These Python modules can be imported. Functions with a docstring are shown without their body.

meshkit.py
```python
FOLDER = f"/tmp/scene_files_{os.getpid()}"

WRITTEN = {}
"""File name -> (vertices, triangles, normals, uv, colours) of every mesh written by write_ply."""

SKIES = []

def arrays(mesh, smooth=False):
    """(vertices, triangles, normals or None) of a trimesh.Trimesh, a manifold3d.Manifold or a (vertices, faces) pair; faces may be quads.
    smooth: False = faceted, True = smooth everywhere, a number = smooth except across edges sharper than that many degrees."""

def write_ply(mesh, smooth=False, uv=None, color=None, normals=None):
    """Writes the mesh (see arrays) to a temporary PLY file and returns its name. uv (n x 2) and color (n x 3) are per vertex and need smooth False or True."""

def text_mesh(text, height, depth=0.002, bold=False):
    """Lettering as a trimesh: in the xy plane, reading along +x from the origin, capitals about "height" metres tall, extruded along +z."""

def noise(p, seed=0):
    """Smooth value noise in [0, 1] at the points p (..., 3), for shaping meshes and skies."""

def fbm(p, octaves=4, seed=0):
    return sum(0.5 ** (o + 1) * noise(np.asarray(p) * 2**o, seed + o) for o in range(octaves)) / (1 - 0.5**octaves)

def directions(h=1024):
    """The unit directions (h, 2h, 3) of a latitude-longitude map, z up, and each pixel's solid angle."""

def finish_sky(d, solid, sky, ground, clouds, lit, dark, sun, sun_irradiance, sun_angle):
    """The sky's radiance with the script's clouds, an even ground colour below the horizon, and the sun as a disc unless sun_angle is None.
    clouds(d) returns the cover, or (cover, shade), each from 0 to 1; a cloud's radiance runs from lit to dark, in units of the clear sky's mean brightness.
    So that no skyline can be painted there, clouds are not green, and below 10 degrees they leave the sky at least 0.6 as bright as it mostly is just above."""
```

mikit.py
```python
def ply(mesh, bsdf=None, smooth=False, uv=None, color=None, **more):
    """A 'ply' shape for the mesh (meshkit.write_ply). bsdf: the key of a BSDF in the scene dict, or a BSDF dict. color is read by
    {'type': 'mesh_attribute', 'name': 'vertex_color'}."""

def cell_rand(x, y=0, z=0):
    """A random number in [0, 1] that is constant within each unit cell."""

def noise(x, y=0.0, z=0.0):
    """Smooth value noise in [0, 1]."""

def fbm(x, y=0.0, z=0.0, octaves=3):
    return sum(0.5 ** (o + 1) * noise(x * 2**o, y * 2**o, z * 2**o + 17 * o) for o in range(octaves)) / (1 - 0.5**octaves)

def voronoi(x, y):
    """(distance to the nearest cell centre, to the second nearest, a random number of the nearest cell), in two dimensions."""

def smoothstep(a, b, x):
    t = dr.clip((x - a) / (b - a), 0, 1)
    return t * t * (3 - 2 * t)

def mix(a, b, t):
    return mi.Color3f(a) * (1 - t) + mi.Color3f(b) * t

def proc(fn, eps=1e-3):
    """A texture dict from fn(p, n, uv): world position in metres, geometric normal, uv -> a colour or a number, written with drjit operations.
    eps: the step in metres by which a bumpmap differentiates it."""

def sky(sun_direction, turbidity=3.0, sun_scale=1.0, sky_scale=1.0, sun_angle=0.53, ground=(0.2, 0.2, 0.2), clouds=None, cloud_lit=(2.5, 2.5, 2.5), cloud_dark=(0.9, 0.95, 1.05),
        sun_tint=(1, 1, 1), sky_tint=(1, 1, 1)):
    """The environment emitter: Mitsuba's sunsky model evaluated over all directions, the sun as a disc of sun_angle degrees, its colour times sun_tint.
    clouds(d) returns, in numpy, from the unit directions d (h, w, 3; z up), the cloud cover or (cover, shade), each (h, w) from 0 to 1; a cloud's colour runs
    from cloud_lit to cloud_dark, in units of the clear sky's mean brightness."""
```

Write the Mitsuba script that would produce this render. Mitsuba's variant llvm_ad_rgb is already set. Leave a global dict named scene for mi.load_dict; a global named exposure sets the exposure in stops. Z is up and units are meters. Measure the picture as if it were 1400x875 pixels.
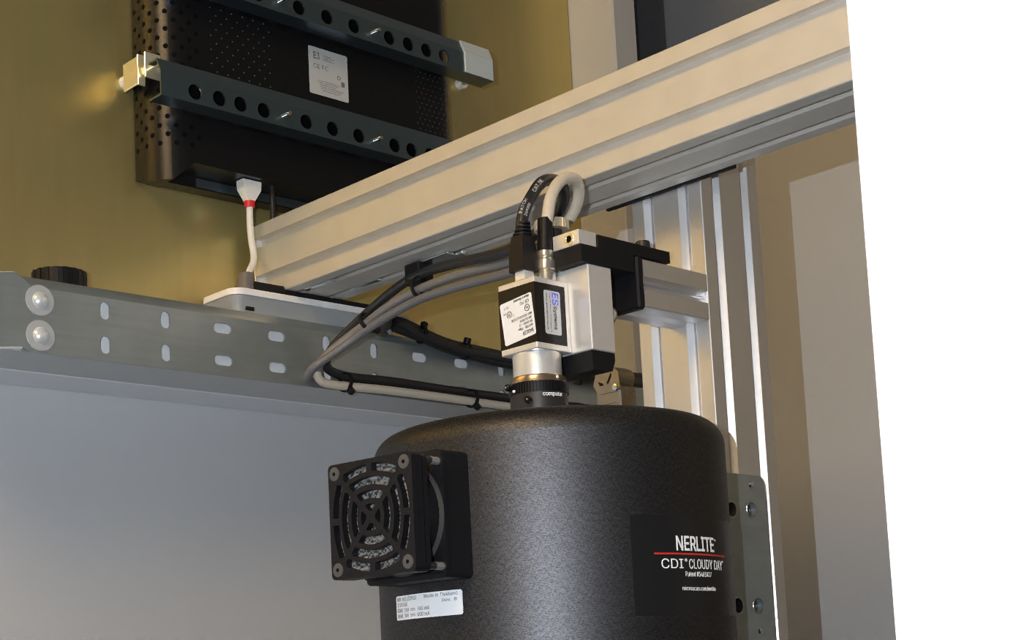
import math
import numpy as np
import trimesh
import mitsuba as mi
import drjit as dr
import mikit
import meshkit
from mikit import noise, fbm, mix, smoothstep
from shapely import Polygon, Point, box as sbox, union_all, affinity
from scipy.interpolate import CubicSpline, PchipInterpolator
from scipy.spatial import ConvexHull

T = mi.ScalarTransform4f
scene, labels = {'type': 'scene'}, {}

# ------------------------------------------------------------------ camera, light, exposure
# world: metres, z up; X runs along the yellow plate to the right, Y runs along the big beam towards that plate
R_RIGHT = [0.73966737, -0.67138138, -0.04625175]
R_DOWN = [0.03772162, 0.10998146, -0.99321758]
R_FWD = [0.67191462, 0.73290594, 0.10667530]
EYE = np.array([0.0, 0.0, 1.4])
scene['camera'] = {
    'type': 'perspective', 'fov': math.degrees(2 * math.atan(700 / 2117.1)), 'fov_axis': 'x', 'near_clip': 0.02, 'far_clip': 60.0,
    'principal_point_offset_x': 103.2 / 1400, 'principal_point_offset_y': -281.6 / 875,
    'to_world': T().look_at(origin=EYE.tolist(), target=(EYE + np.array(R_FWD)).tolist(), up=[-c for c in R_DOWN])}
exposure = 0.0
# the dim hall around the machine
scene['ambient'] = {'type': 'constant', 'radiance': {'type': 'rgb', 'value': [0.105, 0.095, 0.08]}}
# warm ceiling luminaire of the hall, far above and to the left, out of the frame
scene['hall_lamp'] = {'type': 'rectangle', 'to_world': T().look_at(origin=[-1.9, -0.50, 3.40], target=[0.75, 0.7, 1.7], up=[0, 0, 1]) @ T().scale([0.55, 0.55, 1]),
                      'emitter': {'type': 'area', 'radiance': {'type': 'rgb', 'value': [14.6, 10.2, 5.4]}}, 'bsdf': {'type': 'diffuse'}}
labels['hall_lamp'] = {'kind': 'structure', 'label': 'warm ceiling lamp of the hall, outside the picture', 'category': 'lamp'}
# the photographer's flash, up and to the left of the lens
FLASH = EYE + np.array([-0.054, 0.044, 0.040])
scene['flash'] = {'type': 'point', 'position': FLASH.tolist(), 'intensity': {'type': 'rgb', 'value': [1.68, 1.82, 2.0]}}


# ------------------------------------------------------------------ materials
def rgb(c):
    return {'type': 'rgb', 'value': list(map(float, c))}


def principled(base, rough, metallic=0.0, spec=0.5, **k):
    b = base if isinstance(base, dict) else rgb(base)
    return {'type': 'principled', 'base_color': b, 'roughness': rough, 'metallic': float(metallic), 'specular': float(spec), **k}


def mat(name, d):
    scene[name] = {'type': 'twosided', 'bsdf': d}
    return name


def gold_fn(p, n, uv):
    a = fbm(p.x * 9, p.z * 9, p.y * 9, 3)
    b = fbm(p.x * 160, p.z * 14, p.y * 100, 2)
    c = mix((0.52, 0.45, 0.19), (0.58, 0.46, 0.20), smoothstep(0.3, 0.7, a))
    return c * (0.97 + 0.06 * b)


def galv_fn(p, n, uv):
    a = fbm(p.x * 70, p.z * 70, p.y * 70, 3)
    b = fbm(p.x * 20, p.z * 400, p.y * 20, 2)
    return mi.Color3f(0.42, 0.475, 0.495) * (0.82 + 0.22 * a + 0.14 * b)


def alu_fn(p, n, uv):
    b = fbm(p.x * 50, p.z * 50, p.y * 50, 2)
    return mi.Color3f(0.755, 0.725, 0.67) * (0.94 + 0.12 * b)  # warm tint stands in for the yellow plate reflected in the beam


def grain_fn(p, n, uv):
    return noise(p.x * 1500, p.y * 1500, p.z * 1500)


def speck_fn(p, n, uv):
    a = noise(p.x * 1800, p.y * 1800, p.z * 1800)
    return mi.Color3f(0.074, 0.074, 0.079) * (0.45 + 1.1 * a)


def foam_fn(p, n, uv):
    a = fbm(p.x * 900, p.y * 900, p.z * 900, 2)
    return mi.Color3f(0.22, 0.215, 0.20) * smoothstep(0.30, 0.75, a) + 0.02


def paint_fn(p, n, uv):
    a = fbm(p.x * 5, p.y * 5, p.z * 5, 2)
    return mi.Color3f(0.50, 0.51, 0.525) * (0.96 + 0.08 * a)


mat('m_gold', principled(mikit.proc(gold_fn), 0.34, 0.75, 0.5))
mat('m_gold_shiny', principled((0.95, 0.90, 0.66), 0.25, 0.75))
mat('m_galv', principled(mikit.proc(galv_fn), 0.4, 0.82))
mat('m_galv_dark', principled((0.15, 0.205, 0.24), 0.3, 0.9))
mat('m_zinc', principled((0.75, 0.80, 0.84), 0.2, 1.0))
mat('m_chrome', principled((0.88, 0.88, 0.86), 0.12, 1.0))
mat('m_alu', principled(mikit.proc(alu_fn), 0.60, 0.72))
mat('m_alu_bright', principled((0.86, 0.86, 0.87), 0.42, 0.93))
mat('m_alu_fine', principled((0.80, 0.79, 0.77), 0.33, 0.6))
mat('m_nickel', principled((0.78, 0.74, 0.66), 0.25, 0.9))
mat('m_brass', principled((0.72, 0.62, 0.45), 0.3, 0.6))
mat('m_bronze', principled((0.55, 0.43, 0.30), 0.25, 0.95))
mat('m_grey_paint', principled(mikit.proc(paint_fn), 0.55, 0.0, 0.4))
mat('m_grey_paint_shaded', principled(mikit.proc(lambda p, n, uv: paint_fn(p, n, uv) * 0.85), 0.55, 0.0, 0.4))  # same grey paint, darkened to put shade on the right wall and frame
mat('m_dark_paint', principled((0.10, 0.125, 0.17), 0.5, 0.0, 0.5))
mat('m_dark_floor', principled((0.03, 0.03, 0.03), 0.7))
mat('m_hole_shade', principled((0.003, 0.003, 0.0035), 0.8, 0.0, 0.1))  # near black, paints the shade inside holes and sockets
mat('m_recess_shade', principled((0.06, 0.065, 0.075), 0.6))
mat('m_galv_lit', principled((0.50, 0.52, 0.53), 0.5, 0.3))  # galvanised steel lightened to paint light on the tray underside and washers
mat('m_white_box_shaded', principled((0.33, 0.345, 0.35), 0.45))
mat('m_zinc_reflection', principled((0.72, 0.84, 0.90), 0.25, 0.4))
mat('m_spacer', principled((0.42, 0.41, 0.40), 0.35, 0.7))
mat('m_black_lit', principled((0.10, 0.10, 0.10), 0.4, 0.5))  # black greyed to paint glints on the studs and the fan rim
mat('m_screw_dark', principled((0.12, 0.118, 0.115), 0.4, 0.6))
mat('m_grey_paint_lit', principled((0.66, 0.68, 0.71), 0.5))  # cabinet grey lightened to paint flash light on the ledge
mat('m_zinc_glint', principled((0.85, 0.89, 0.90), 0.28, 0.45))  # pale zinc, flash highlights put into the base colour
mat('m_hood', principled((0.42, 0.37, 0.30), 0.25, 1.0))
mat('m_cable_bundle', principled((0.16, 0.155, 0.155), 0.45))
mat('m_white_paint', principled((0.82, 0.82, 0.82), 0.5, 0.0))
mat('m_white_plastic', principled((0.80, 0.80, 0.78), 0.35, 0.0))
mat('m_liner', principled((0.78, 0.79, 0.80), 0.4, 0.0))
mat('m_black_plastic', principled((0.005, 0.005, 0.0065), 0.34, 0.0, 0.4))
mat('m_black_satin', principled((0.006, 0.006, 0.008), 0.45, 0.0, 0.28))
mat('m_black_matt', principled((0.006, 0.006, 0.007), 0.6, 0.0, 0.3))
mat('m_black_gloss', principled((0.006, 0.006, 0.007), 0.2, 0.0, 0.4))
mat('m_black_metal', principled((0.05, 0.048, 0.047), 0.4, 0.6, 0.5))
scene['m_housing'] = {'type': 'twosided', 'bsdf': {'type': 'bumpmap', 'arbitrary': {'type': 'proc', **{k: v for k, v in mikit.proc(grain_fn, 1e-4).items() if k != 'type'}}, 'scale': 0.00005,
                                                   'nested': principled(mikit.proc(speck_fn), 0.5, 1.0, 0.5)}}
mat('m_housing_label', principled((0.010, 0.010, 0.011), 0.35, 0.0, 0.35))
mat('m_sticker', principled((0.80, 0.81, 0.82), 0.45))
mat('m_sticker_grey', principled((0.52, 0.54, 0.55), 0.45))
mat('m_print_black', principled((0.02, 0.02, 0.025), 0.6))
mat('m_print_grey', principled((0.16, 0.17, 0.19), 0.6))
mat('m_print_grey2', principled((0.55, 0.55, 0.55), 0.5))
mat('m_print_blue', principled((0.10, 0.12, 0.80), 0.5))
mat('m_print_white', principled((0.85, 0.87, 0.88), 0.5))
mat('m_print_red', principled((0.62, 0.03, 0.02), 0.5))
mat('m_red', principled((0.70, 0.03, 0.04), 0.4))
mat('m_cable_black', principled((0.016, 0.016, 0.017), 0.38))
mat('m_cable_grey', principled((0.13, 0.13, 0.14), 0.45))
mat('m_cable_beige', principled((0.56, 0.50, 0.40), 0.45))
mat('m_cable_white', principled((0.78, 0.76, 0.72), 0.4))
mat('m_foam', principled(mikit.proc(foam_fn), 0.5))
mat('m_knob_grey', principled((0.14, 0.12, 0.11), 0.5))
mat('m_clear', principled((0.75, 0.72, 0.68), 0.15, 0.3))


# ------------------------------------------------------------------ helpers
def numbered(key):
    if key not in used:
        used.add(key)
        return key
    i = 1
    while f'{key}_{i:03d}' in used:
        i += 1
    used.add(f'{key}_{i:03d}')
    return f'{key}_{i:03d}'


used = set()


def tag(key, label=None, cat=None, group=None, kind=None):
    labels[key] = {k: v for k, v in (('label', label), ('category', cat), ('group', group), ('kind', kind)) if v}
    return key


def thing(name, label, cat, group=None):
    return tag(numbered(name), label, cat, group)


def add(name, mesh, m, parent=None, smooth=35, label=None):
    key = numbered(parent + '__' + name if parent else name)
    scene[key] = mikit.ply(mesh, m, smooth=smooth)
    if label:
        labels[key] = {'label': label}
    return key


def one(name, mesh, m, label, cat, group=None, smooth=35, kind=None):
    key = add(name, mesh, m, None, smooth)
    return tag(key, label, cat, group, kind)


def struct(name, mesh, m, label, cat=None):
    return one(name, mesh, m, label, cat or name.split('_')[0], None, 30, 'structure')


def cat(*ms):
    return trimesh.util.concatenate([m for m in ms])


def hull(pts):
    pts = np.asarray(pts, float)
    h = trimesh.convex.convex_hull(pts)
    return h


def bx(x0, x1, y0, y1, z0, z1, b=0.0):
    """a box with chamfered edges"""
    if b <= 0:
        m = trimesh.creation.box((x1 - x0, y1 - y0, z1 - z0))
        m.apply_translation(((x0 + x1) / 2, (y0 + y1) / 2, (z0 + z1) / 2))
        return m
    pts = []
    for x, sx in ((x0, 1), (x1, -1)):
        for y, sy in ((y0, 1), (y1, -1)):
            for z, sz in ((z0, 1), (z1, -1)):
                pts += [(x + sx * b, y + sy * b, z), (x + sx * b, y, z + sz * b), (x, y + sy * b, z + sz * b)]
    return hull(pts)


def cy(p0, p1, r, n=24, r2=None):
    """a cylinder or cone between two points"""
    p0, p1 = np.asarray(p0, float), np.asarray(p1, float)
    return lathe([(0, 0), (r, 0), (r if r2 is None else r2, 1), (0, 1)], p0, p1, n)


def frame(d):
    d = np.asarray(d, float) / np.linalg.norm(d)
    a = np.cross(d, [0, 0, 1.0] if abs(d[2]) < 0.9 else [1.0, 0, 0])
    a /= np.linalg.norm(a)
    return a, np.cross(d, a), d


def lathe(prof, p0, p1, n=32):
    """revolve (radius, t) with t from 0 at p0 to 1 at p1"""
    p0, p1 = np.asarray(p0, float), np.asarray(p1, float)
    a, b, d = frame(p1 - p0)
    ang = np.arange(n) * 2 * np.pi / n
    ring = np.cos(ang)[:, None] * a + np.sin(ang)[:, None] * b
    v, f, k = [], [], len(prof)
    for r, t in prof:
        v.append(p0 + (p1 - p0) * t + r * ring)
    v = np.vstack(v)
    for i in range(k - 1):
        for j in range(n):
            q = (i * n + j, i * n + (j + 1) % n, (i + 1) * n + (j + 1) % n, (i + 1) * n + j)
            f += [(q[0], q[1], q[2]), (q[0], q[2], q[3])]
    m = trimesh.Trimesh(v, f, process=False)
    m.merge_vertices()
    m.update_faces(m.nondegenerate_faces())
    if m.volume < 0:
        m.invert()
    return m


def tube(points, r, n=14, step=0.004):
    p = np.asarray(points, float)
    t = np.r_[0, np.cumsum(np.linalg.norm(np.diff(p, axis=0), axis=1) ** 0.7)]
    cs = CubicSpline(t, p)
    L = np.linalg.norm(np.diff(p, axis=0), axis=1).sum()
    k = max(int(L / step), 8)
    q = cs(np.linspace(0, t[-1], k))
    tan = np.gradient(q, axis=0)
    tan /= np.linalg.norm(tan, axis=1, keepdims=True)
    a = frame(tan[0])[0]
    rings = []
    ang = np.arange(n) * 2 * np.pi / n
    for i in range(k):
        a = a - tan[i] * (a @ tan[i])
        a /= np.linalg.norm(a)
        b = np.cross(tan[i], a)
        rings.append(q[i] + r * (np.cos(ang)[:, None] * a + np.sin(ang)[:, None] * b))
    v = np.vstack(rings + [q[:1], q[-1:]])
    f = []
    for i in range(k - 1):
        for j in range(n):
            A, B, C_, D = i * n + j, i * n + (j + 1) % n, (i + 1) * n + (j + 1) % n, (i + 1) * n + j
            f += [(A, B, C_), (A, C_, D)]
    for j in range(n):
        f += [(k * n, (j + 1) % n, j), (k * n + 1, (k - 1) * n + j, (k - 1) * n + (j + 1) % n)]
    return trimesh.Trimesh(v, f, process=False)


def ext(poly, axes, a, b):
    """extrude a shapely polygon: axes 'xy' along z, 'xz' along y, 'yz' along x, from a to b"""
    polys = getattr(poly, 'geoms', [poly])
    m = cat(*[trimesh.creation.extrude_polygon(g, b - a, engine='earcut') for g in polys])
    v = np.array(m.vertices)
    w = np.zeros_like(v)
    third = ({'x', 'y', 'z'} - set(axes)).pop()
    ix = {'x': 0, 'y': 1, 'z': 2}
    w[:, ix[axes[0]]], w[:, ix[axes[1]]], w[:, ix[third]] = v[:, 0], v[:, 1], v[:, 2] + a
    m = trimesh.Trimesh(w, np.array(m.faces), process=False)
    if axes == 'xz':
        m.invert()
    return m


def rrect(x0, x1, y0, y1, r, n=6):
    return sbox(x0 + r, y0 + r, x1 - r, y1 - r).buffer(r, quad_segs=n)


def circ(x, y, r, n=10):
    return Point(x, y).buffer(r, quad_segs=n)


def place(mesh, o, ex, ey, ez):
    """put a mesh built in its own xyz at o with the given axes"""
    m = mesh.copy()
    m.vertices = np.asarray(o) + np.asarray(mesh.vertices) @ np.array([ex, ey, ez], float)
    return m


def text(s, h, width=None, bold=False, depth=0.00012, center=False):
    m = meshkit.text_mesh(s, h, depth, bold)
    w = m.bounds[1][0] - m.bounds[0][0]
    v = np.array(m.vertices)
    v[:, 0] -= m.bounds[0][0]
    if width:
        v[:, 0] *= width / w
        w = width
    if center:
        v[:, 0] -= w / 2
    m.vertices = v
    return m


def shift(m, x=0, y=0, z=0, rot=0):
    m = m.copy()
    if rot:
        c, s = math.cos(rot), math.sin(rot)
        v = np.array(m.vertices)
        m.vertices = np.c_[v[:, 0] * c - v[:, 1] * s, v[:, 0] * s + v[:, 1] * c, v[:, 2]]
    m.apply_translation((x, y, z))
    return m


def bend(mesh, axis, r, phi0, z0, step=0.004):
    """wrap a flat mesh (x along the wall to increasing angle, y up, z out) onto a vertical cylinder"""
    v, f = np.array(mesh.vertices), np.array(mesh.faces)
    v, f = trimesh.remesh.subdivide_to_size(v, f, step, max_iter=12)
    ang = math.radians(phi0) + v[:, 0] / r
    rr = r + v[:, 2]
    return trimesh.Trimesh(np.c_[axis[0] + rr * np.cos(ang), axis[1] + rr * np.sin(ang), z0 + v[:, 1]], f, process=False)


def groove(c, w=0.0084, d=0.0036, bot=0.0018, square=False):
    """an extrusion slot opening downwards from the edge y = 0, as a polygon to cut"""
    if square:
        return Polygon([(c - 0.0040, -1e-4), (c + 0.0040, -1e-4), (c + 0.0040, 0.0075), (c - 0.0040, 0.0075)])
    return Polygon([(c - w / 2, -1e-4), (c + w / 2, -1e-4), (c + bot / 2, d), (c + bot / 2, d + 0.003), (c - bot / 2, d + 0.003), (c - bot / 2, d)])


def extrusion(w, h, nx, ny, square=False, r=0.0012):
    """section of a slotted aluminium profile with its corner at the origin"""
    cuts = []
    for i in range(nx):
        g = groove(w * (2 * i + 1) / (2 * nx), square=square)
        cuts += [g, affinity.translate(affinity.scale(g, 1, -1, origin=(0, 0)), 0, h)]
    for i in range(ny):
        g = groove(h * (2 * i + 1) / (2 * ny), square=square)
        g = Polygon([(y, x) for x, y in g.exterior.coords])
        cuts += [g, affinity.translate(affinity.scale(g, -1, 1, origin=(0, 0)), w, 0)]
    bore = [circ(w * (2 * i + 1) / (2 * nx), h * (2 * j + 1) / (2 * ny), 0.0032, 4) for i in range(nx) for j in range(ny)]
    return rrect(0, w, 0, h, r, 3).difference(union_all(cuts + bore))


# ------------------------------------------------------------------ the cabinet
GY = 0.98          # face of the yellow plate
WX = 1.2225        # right cabinet wall
BY = 1.029         # lower back wall
struct('floor', bx(-3, 3, -3, 3, 0.98, 1.0), 'm_dark_floor', 'dark grey floor under the machine', 'floor')
struct('wall_back', bx(-0.6, 1.30, BY, BY + 0.02, 1.0, 2.5), 'm_grey_paint', 'light grey painted back wall of the cabinet below the cable tray', 'wall')
struct('trim_1', bx(-0.6, 1.1078, GY, BY, 1.6375, 1.652, 0.002), 'm_grey_paint_lit', 'grey folded ledge under the back of the cable tray', 'ledge')
w = numbered('wall_right')
add('panel', bx(WX, WX + 0.02, -0.2, 0.954, 1.0, 1.95, 0.001), 'm_grey_paint_shaded', w)
add('frame', bx(1.1080, 1.1418, 0.9235, BY, 1.0, 2.5, 0.0015), 'm_grey_paint_shaded', w)
add('recess_strip', bx(1.1418, WX + 0.02, 0.965, 0.985, 1.0, 2.5), 'm_recess_shade', w, label='strip coloured dark for the shade of the recess beside the frame')  # solid dark strip standing in for the shaded recess
add('upper_panel', bx(WX, WX + 0.02, -0.2, 0.954, 1.95, 2.5, 0.003), 'm_dark_paint', w, label='dark blue grey upper panel')
tag(w, 'grey cabinet wall to the right of the column, dark blue grey above the beam', 'wall', kind='structure')

one('mounting_plate', bx(-0.5, 1.1075, GY, GY + 0.003, 1.653, 2.45, 0.0008), 'm_gold', 'yellow zinc plated steel mounting plate behind the black computer', 'mounting plate')
# white out of focus post close to the lens
d = numbered('door_1')
add('post', bx(0.330, 0.372, 0.02, 0.2005, 1.0, 2.3, 0.001), 'm_white_paint', d)
tag(d, 'bright white door post at the right edge, close to the lens', 'door post', kind='structure')

# ------------------------------------------------------------------ aluminium frame
BX0, BZ0, BW, BH = 0.7044, 1.7115, 0.0580, 0.0600
sec = extrusion(BW, BH, 2, 2, True)
one('aluminium_beam', ext(affinity.translate(sec, BX0, BZ0), 'xz', 0.05, 0.965), 'm_alu',
    'thick slotted aluminium profile beam running diagonally across the picture', 'aluminium beam', smooth=25)
one('added_beam_end_plate', bx(BX0, BX0 + BW, 0.9651, 0.9670, BZ0, BZ0 + BH, 0.0003), 'm_alu_fine', 'thin pale end plate added to show lit slot ends on the far end of the big beam', 'end cap')  # added plate, closes the slots so their ends look lit
CX0, CY0, CWX, CWY = 0.7660, 0.5763, 0.0606, 0.0570
one('aluminium_column', ext(affinity.translate(extrusion(CWX, CWY, 2, 2), CX0, CY0), 'xy', 1.0, 1.76), 'm_alu_bright',
    'upright slotted aluminium profile column behind the black cylinder', 'aluminium column', smooth=25)
one('joint_plate', bx(BX0 + BW + 0.0003, CX0 - 0.0003, 0.548, 0.652, 1.7106, 1.768, 0.0003), 'm_black_matt', 'thin black strip between beam and column', 'plate')
bar = thing('aluminium_bar', 'short slotted aluminium profile bar between black cap and column', 'aluminium bar')
add('profile', ext(affinity.translate(extrusion(0.030, 0.0295, 1, 1), 0.5763, 1.6215), 'yz', 0.7045, CX0 - 0.0002), 'm_alu_bright', bar, 25)
add('end_cap', bx(0.6985, 0.7045, 0.5758, 0.6068, 1.6200, 1.6523, 0.0012), 'm_black_satin', bar, label='black plastic end cap')

# perforated plate on the column
pl = thing('perforated_plate', 'grey steel fixing plate with round holes on the lower column', 'plate')
holes = [(0.7685, 1.5026), (0.789, 1.5033), (0.7685, 1.4438), (0.789, 1.4438)]
pp = rrect(0.735, 0.8045, 1.395, 1.5252, 0.007)
pp = pp.difference(union_all([circ(x, z, 0.0047) for x, z in holes]))
add('sheet', ext(pp, 'xz', 0.5712, 0.5761), 'm_galv', pl)
for x, z in ((0.79, 1.5189), (0.7895, 1.4281)):
    add('screw', lathe([(0, 0), (0.0022, 0), (0.0018, 0.7), (0.0008, 1), (0, 1)], (x, 0.5712, z), (x, 0.5698, z), 16), 'm_chrome', pl)
for x, z in holes:
    add('hole_shade_disc', lathe([(0, 0), (0.0043, 0), (0.0043, 1), (0.0020, 1), (0.0018, 0.6), (0, 0.6)], (x, 0.57615, z), (x, 0.5748, z), 20), 'm_black_metal', pl, label='dark disc added for the shade deep in the hole')  # dark screw-shaped disc, added to darken the hole as shade would
    add('hole_rim', lathe([(0.0046, 0), (0.0055, 0.0), (0.0052, 1), (0.0046, 1)], (x, 0.5713, z), (x, 0.5708, z), 24), 'm_zinc', pl)

# ------------------------------------------------------------------ cable tray
TY = 0.92
tr = thing('cable_tray', 'galvanised perforated cable tray running under the yellow plate', 'cable tray')
front = sbox(0.4795, 1.6363, 1.19, 1.681)
slots = []
for i, x in enumerate((0.5427, 0.5914, 0.6402, 0.6890, 0.7368, 0.7846, 0.8329, 0.8796, 0.9268, 0.975, 1.023, 1.071)):
    for z in (1.6720, 1.6480):
        if i % 4 in (2, 3):
            slots.append(rrect(x - 0.0080, x + 0.0080, z - 0.0039, z + 0.0039, 0.0037))
        else:
            slots.append(rrect(x - 0.0039, x + 0.0039, z - 0.0062, z + 0.0062, 0.0037))
front = front.difference(union_all(slots))
body = [ext(front, 'xz', TY, TY + 0.0015)]
lip = Polygon([(TY, 1.681), (TY + 0.0012, 1.6845), (TY + 0.0045, 1.6885), (TY + 0.012, 1.6885), (TY + 0.012, 1.687), (TY + 0.005, 1.687), (TY + 0.0025, 1.684), (TY + 0.0015, 1.681)])
body.append(ext(lip, 'yz', 0.4795, 1.19))
add('front_wall', cat(*body), 'm_galv', tr)
add('bottom', bx(0.38, 1.19, TY + 0.0016, 0.9755, 1.6368, 1.638), 'm_galv_lit', tr)
add('back_wall', bx(0.44, 1.19, 0.974, 0.9755, 1.638, 1.6870), 'm_galv', tr)
end = Polygon([(0.4850, 1.6368), (0.4870, 1.6815), (0.4760, 1.6891), (0.4640, 1.6872), (0.38, 1.6740), (0.38, 1.6240), (0.4640, 1.6365), (0.4797, 1.6386)])
add('joint_plate', ext(end, 'xz', TY - 0.0008, TY + 0.0004), 'm_galv', tr)
add('joint_edge', cat(tube([(0.38, TY - 0.0006, 1.6240), (0.43, TY - 0.0006, 1.6314), (0.4640, TY - 0.0006, 1.6365), (0.4797, TY - 0.0006, 1.6384)], 0.0008, 8), tube([(0.38, TY + 0.0006, 1.6740), (0.43, TY + 0.0006, 1.6820), (0.4640, TY + 0.0006, 1.6872), (0.4755, TY + 0.0006, 1.6889)], 0.0008, 8)), 'm_zinc_glint', tr, label='rolled edge with flash light put into its pale colour')  # pale bars carry the flash light along the rolled edge
add('liner', bx(0.50, 1.18, TY + 0.006, TY + 0.0075, 1.6385, 1.683), 'm_liner', tr, label='pale liner showing white through the slots')
for z in (1.6722, 1.6482):
    x = 0.4932
    wsh = add('bolt', lathe([(0, 0), (0.0105, 0), (0.0105, 0.8), (0.0098, 1), (0, 1)], (x, TY, z), (x, TY - 0.0014, z), 36), 'm_galv_lit', tr)
    add('head', lathe([(0.0058, 0), (0.0055, 0.3), (0.0042, 0.7), (0.0018, 0.95), (0, 1)], (x, TY - 0.0014, z), (x, TY - 0.0050, z), 28), 'm_zinc_glint', wsh)

kn = []
for i in range(36):
    a0 = 2 * math.pi * i / 36
    r_ = 0.0190 if i % 2 else 0.0182
    kn += [(r_ * math.cos(a0), r_ * math.sin(a0)), (r_ * math.cos(a0 + 0.16), r_ * math.sin(a0 + 0.16))]
one('cable_gland', ext(affinity.translate(Polygon(kn), 0.5255, 0.951), 'xy', 1.687, 1.7030), 'm_black_satin', 'black knurled plastic ring standing in the tray at far left', 'cable gland', smooth=20)

# ------------------------------------------------------------------ white access point on the tray
ap = thing('access_point', 'flat white box with rounded corners sitting on the cable tray', 'white box')
rim = rrect(0.655, 0.822, 0.9245, 0.9735, 0.011, 5)


def taper(poly0, z0, poly1, z1):
    a, b = np.array(poly0.exterior.coords)[:-1], np.array(poly1.exterior.coords)[:-1]
    return hull(np.vstack([np.c_[a, np.full(len(a), z0)], np.c_[b, np.full(len(b), z1)]]))


add('rim', taper(rim, 1.7020, rim.buffer(-0.0004), 1.7070), 'm_white_plastic', ap)
add('shell', taper(rim.buffer(-0.0085), 1.684, rim.buffer(-0.001), 1.7019), 'm_white_box_shaded', ap, label='sloping underside greyed for its shade')  # white box greyed here to paint the shade on its underside
add('lid', cat(bx(0.672, 0.7035, 0.9262, 0.970, 1.7070, 1.7140, 0.0008), bx(0.70, 0.790, 0.9262, 0.970, 1.7070, 1.7113, 0.0005)), 'm_black_matt', ap, label='black cover on top')
add('catch', bx(0.668, 0.676, 0.9285, 0.9335, 1.6915, 1.6945, 0.0004), 'm_black_matt', ap, label='small black catch')
add('end_block', bx(0.8115, 0.8285, 0.9250, 0.9400, 1.6985, 1.7072, 0.001), 'm_white_plastic', ap, label='white end block')
add('status_light', bx(0.798, 0.803, 0.930, 0.934, 1.690, 1.692, 0.0004), 'm_red', ap, label='small orange light')

# ------------------------------------------------------------------ black computer
pc = thing('embedded_computer', 'black plastic embedded computer hung on the yellow plate by two perforated rails', 'computer')
import manifold3d as m3


def to_man(m):
    m = m.copy()
    m.merge_vertices()
    return m3.Manifold(m3.Mesh(np.asarray(m.vertices, np.float32), np.asarray(m.faces, np.uint32)))


def from_man(m):
    k = m.to_mesh()
    return trimesh.Trimesh(np.asarray(k.vert_properties)[:, :3], np.asarray(k.tri_verts), process=False)


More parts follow.
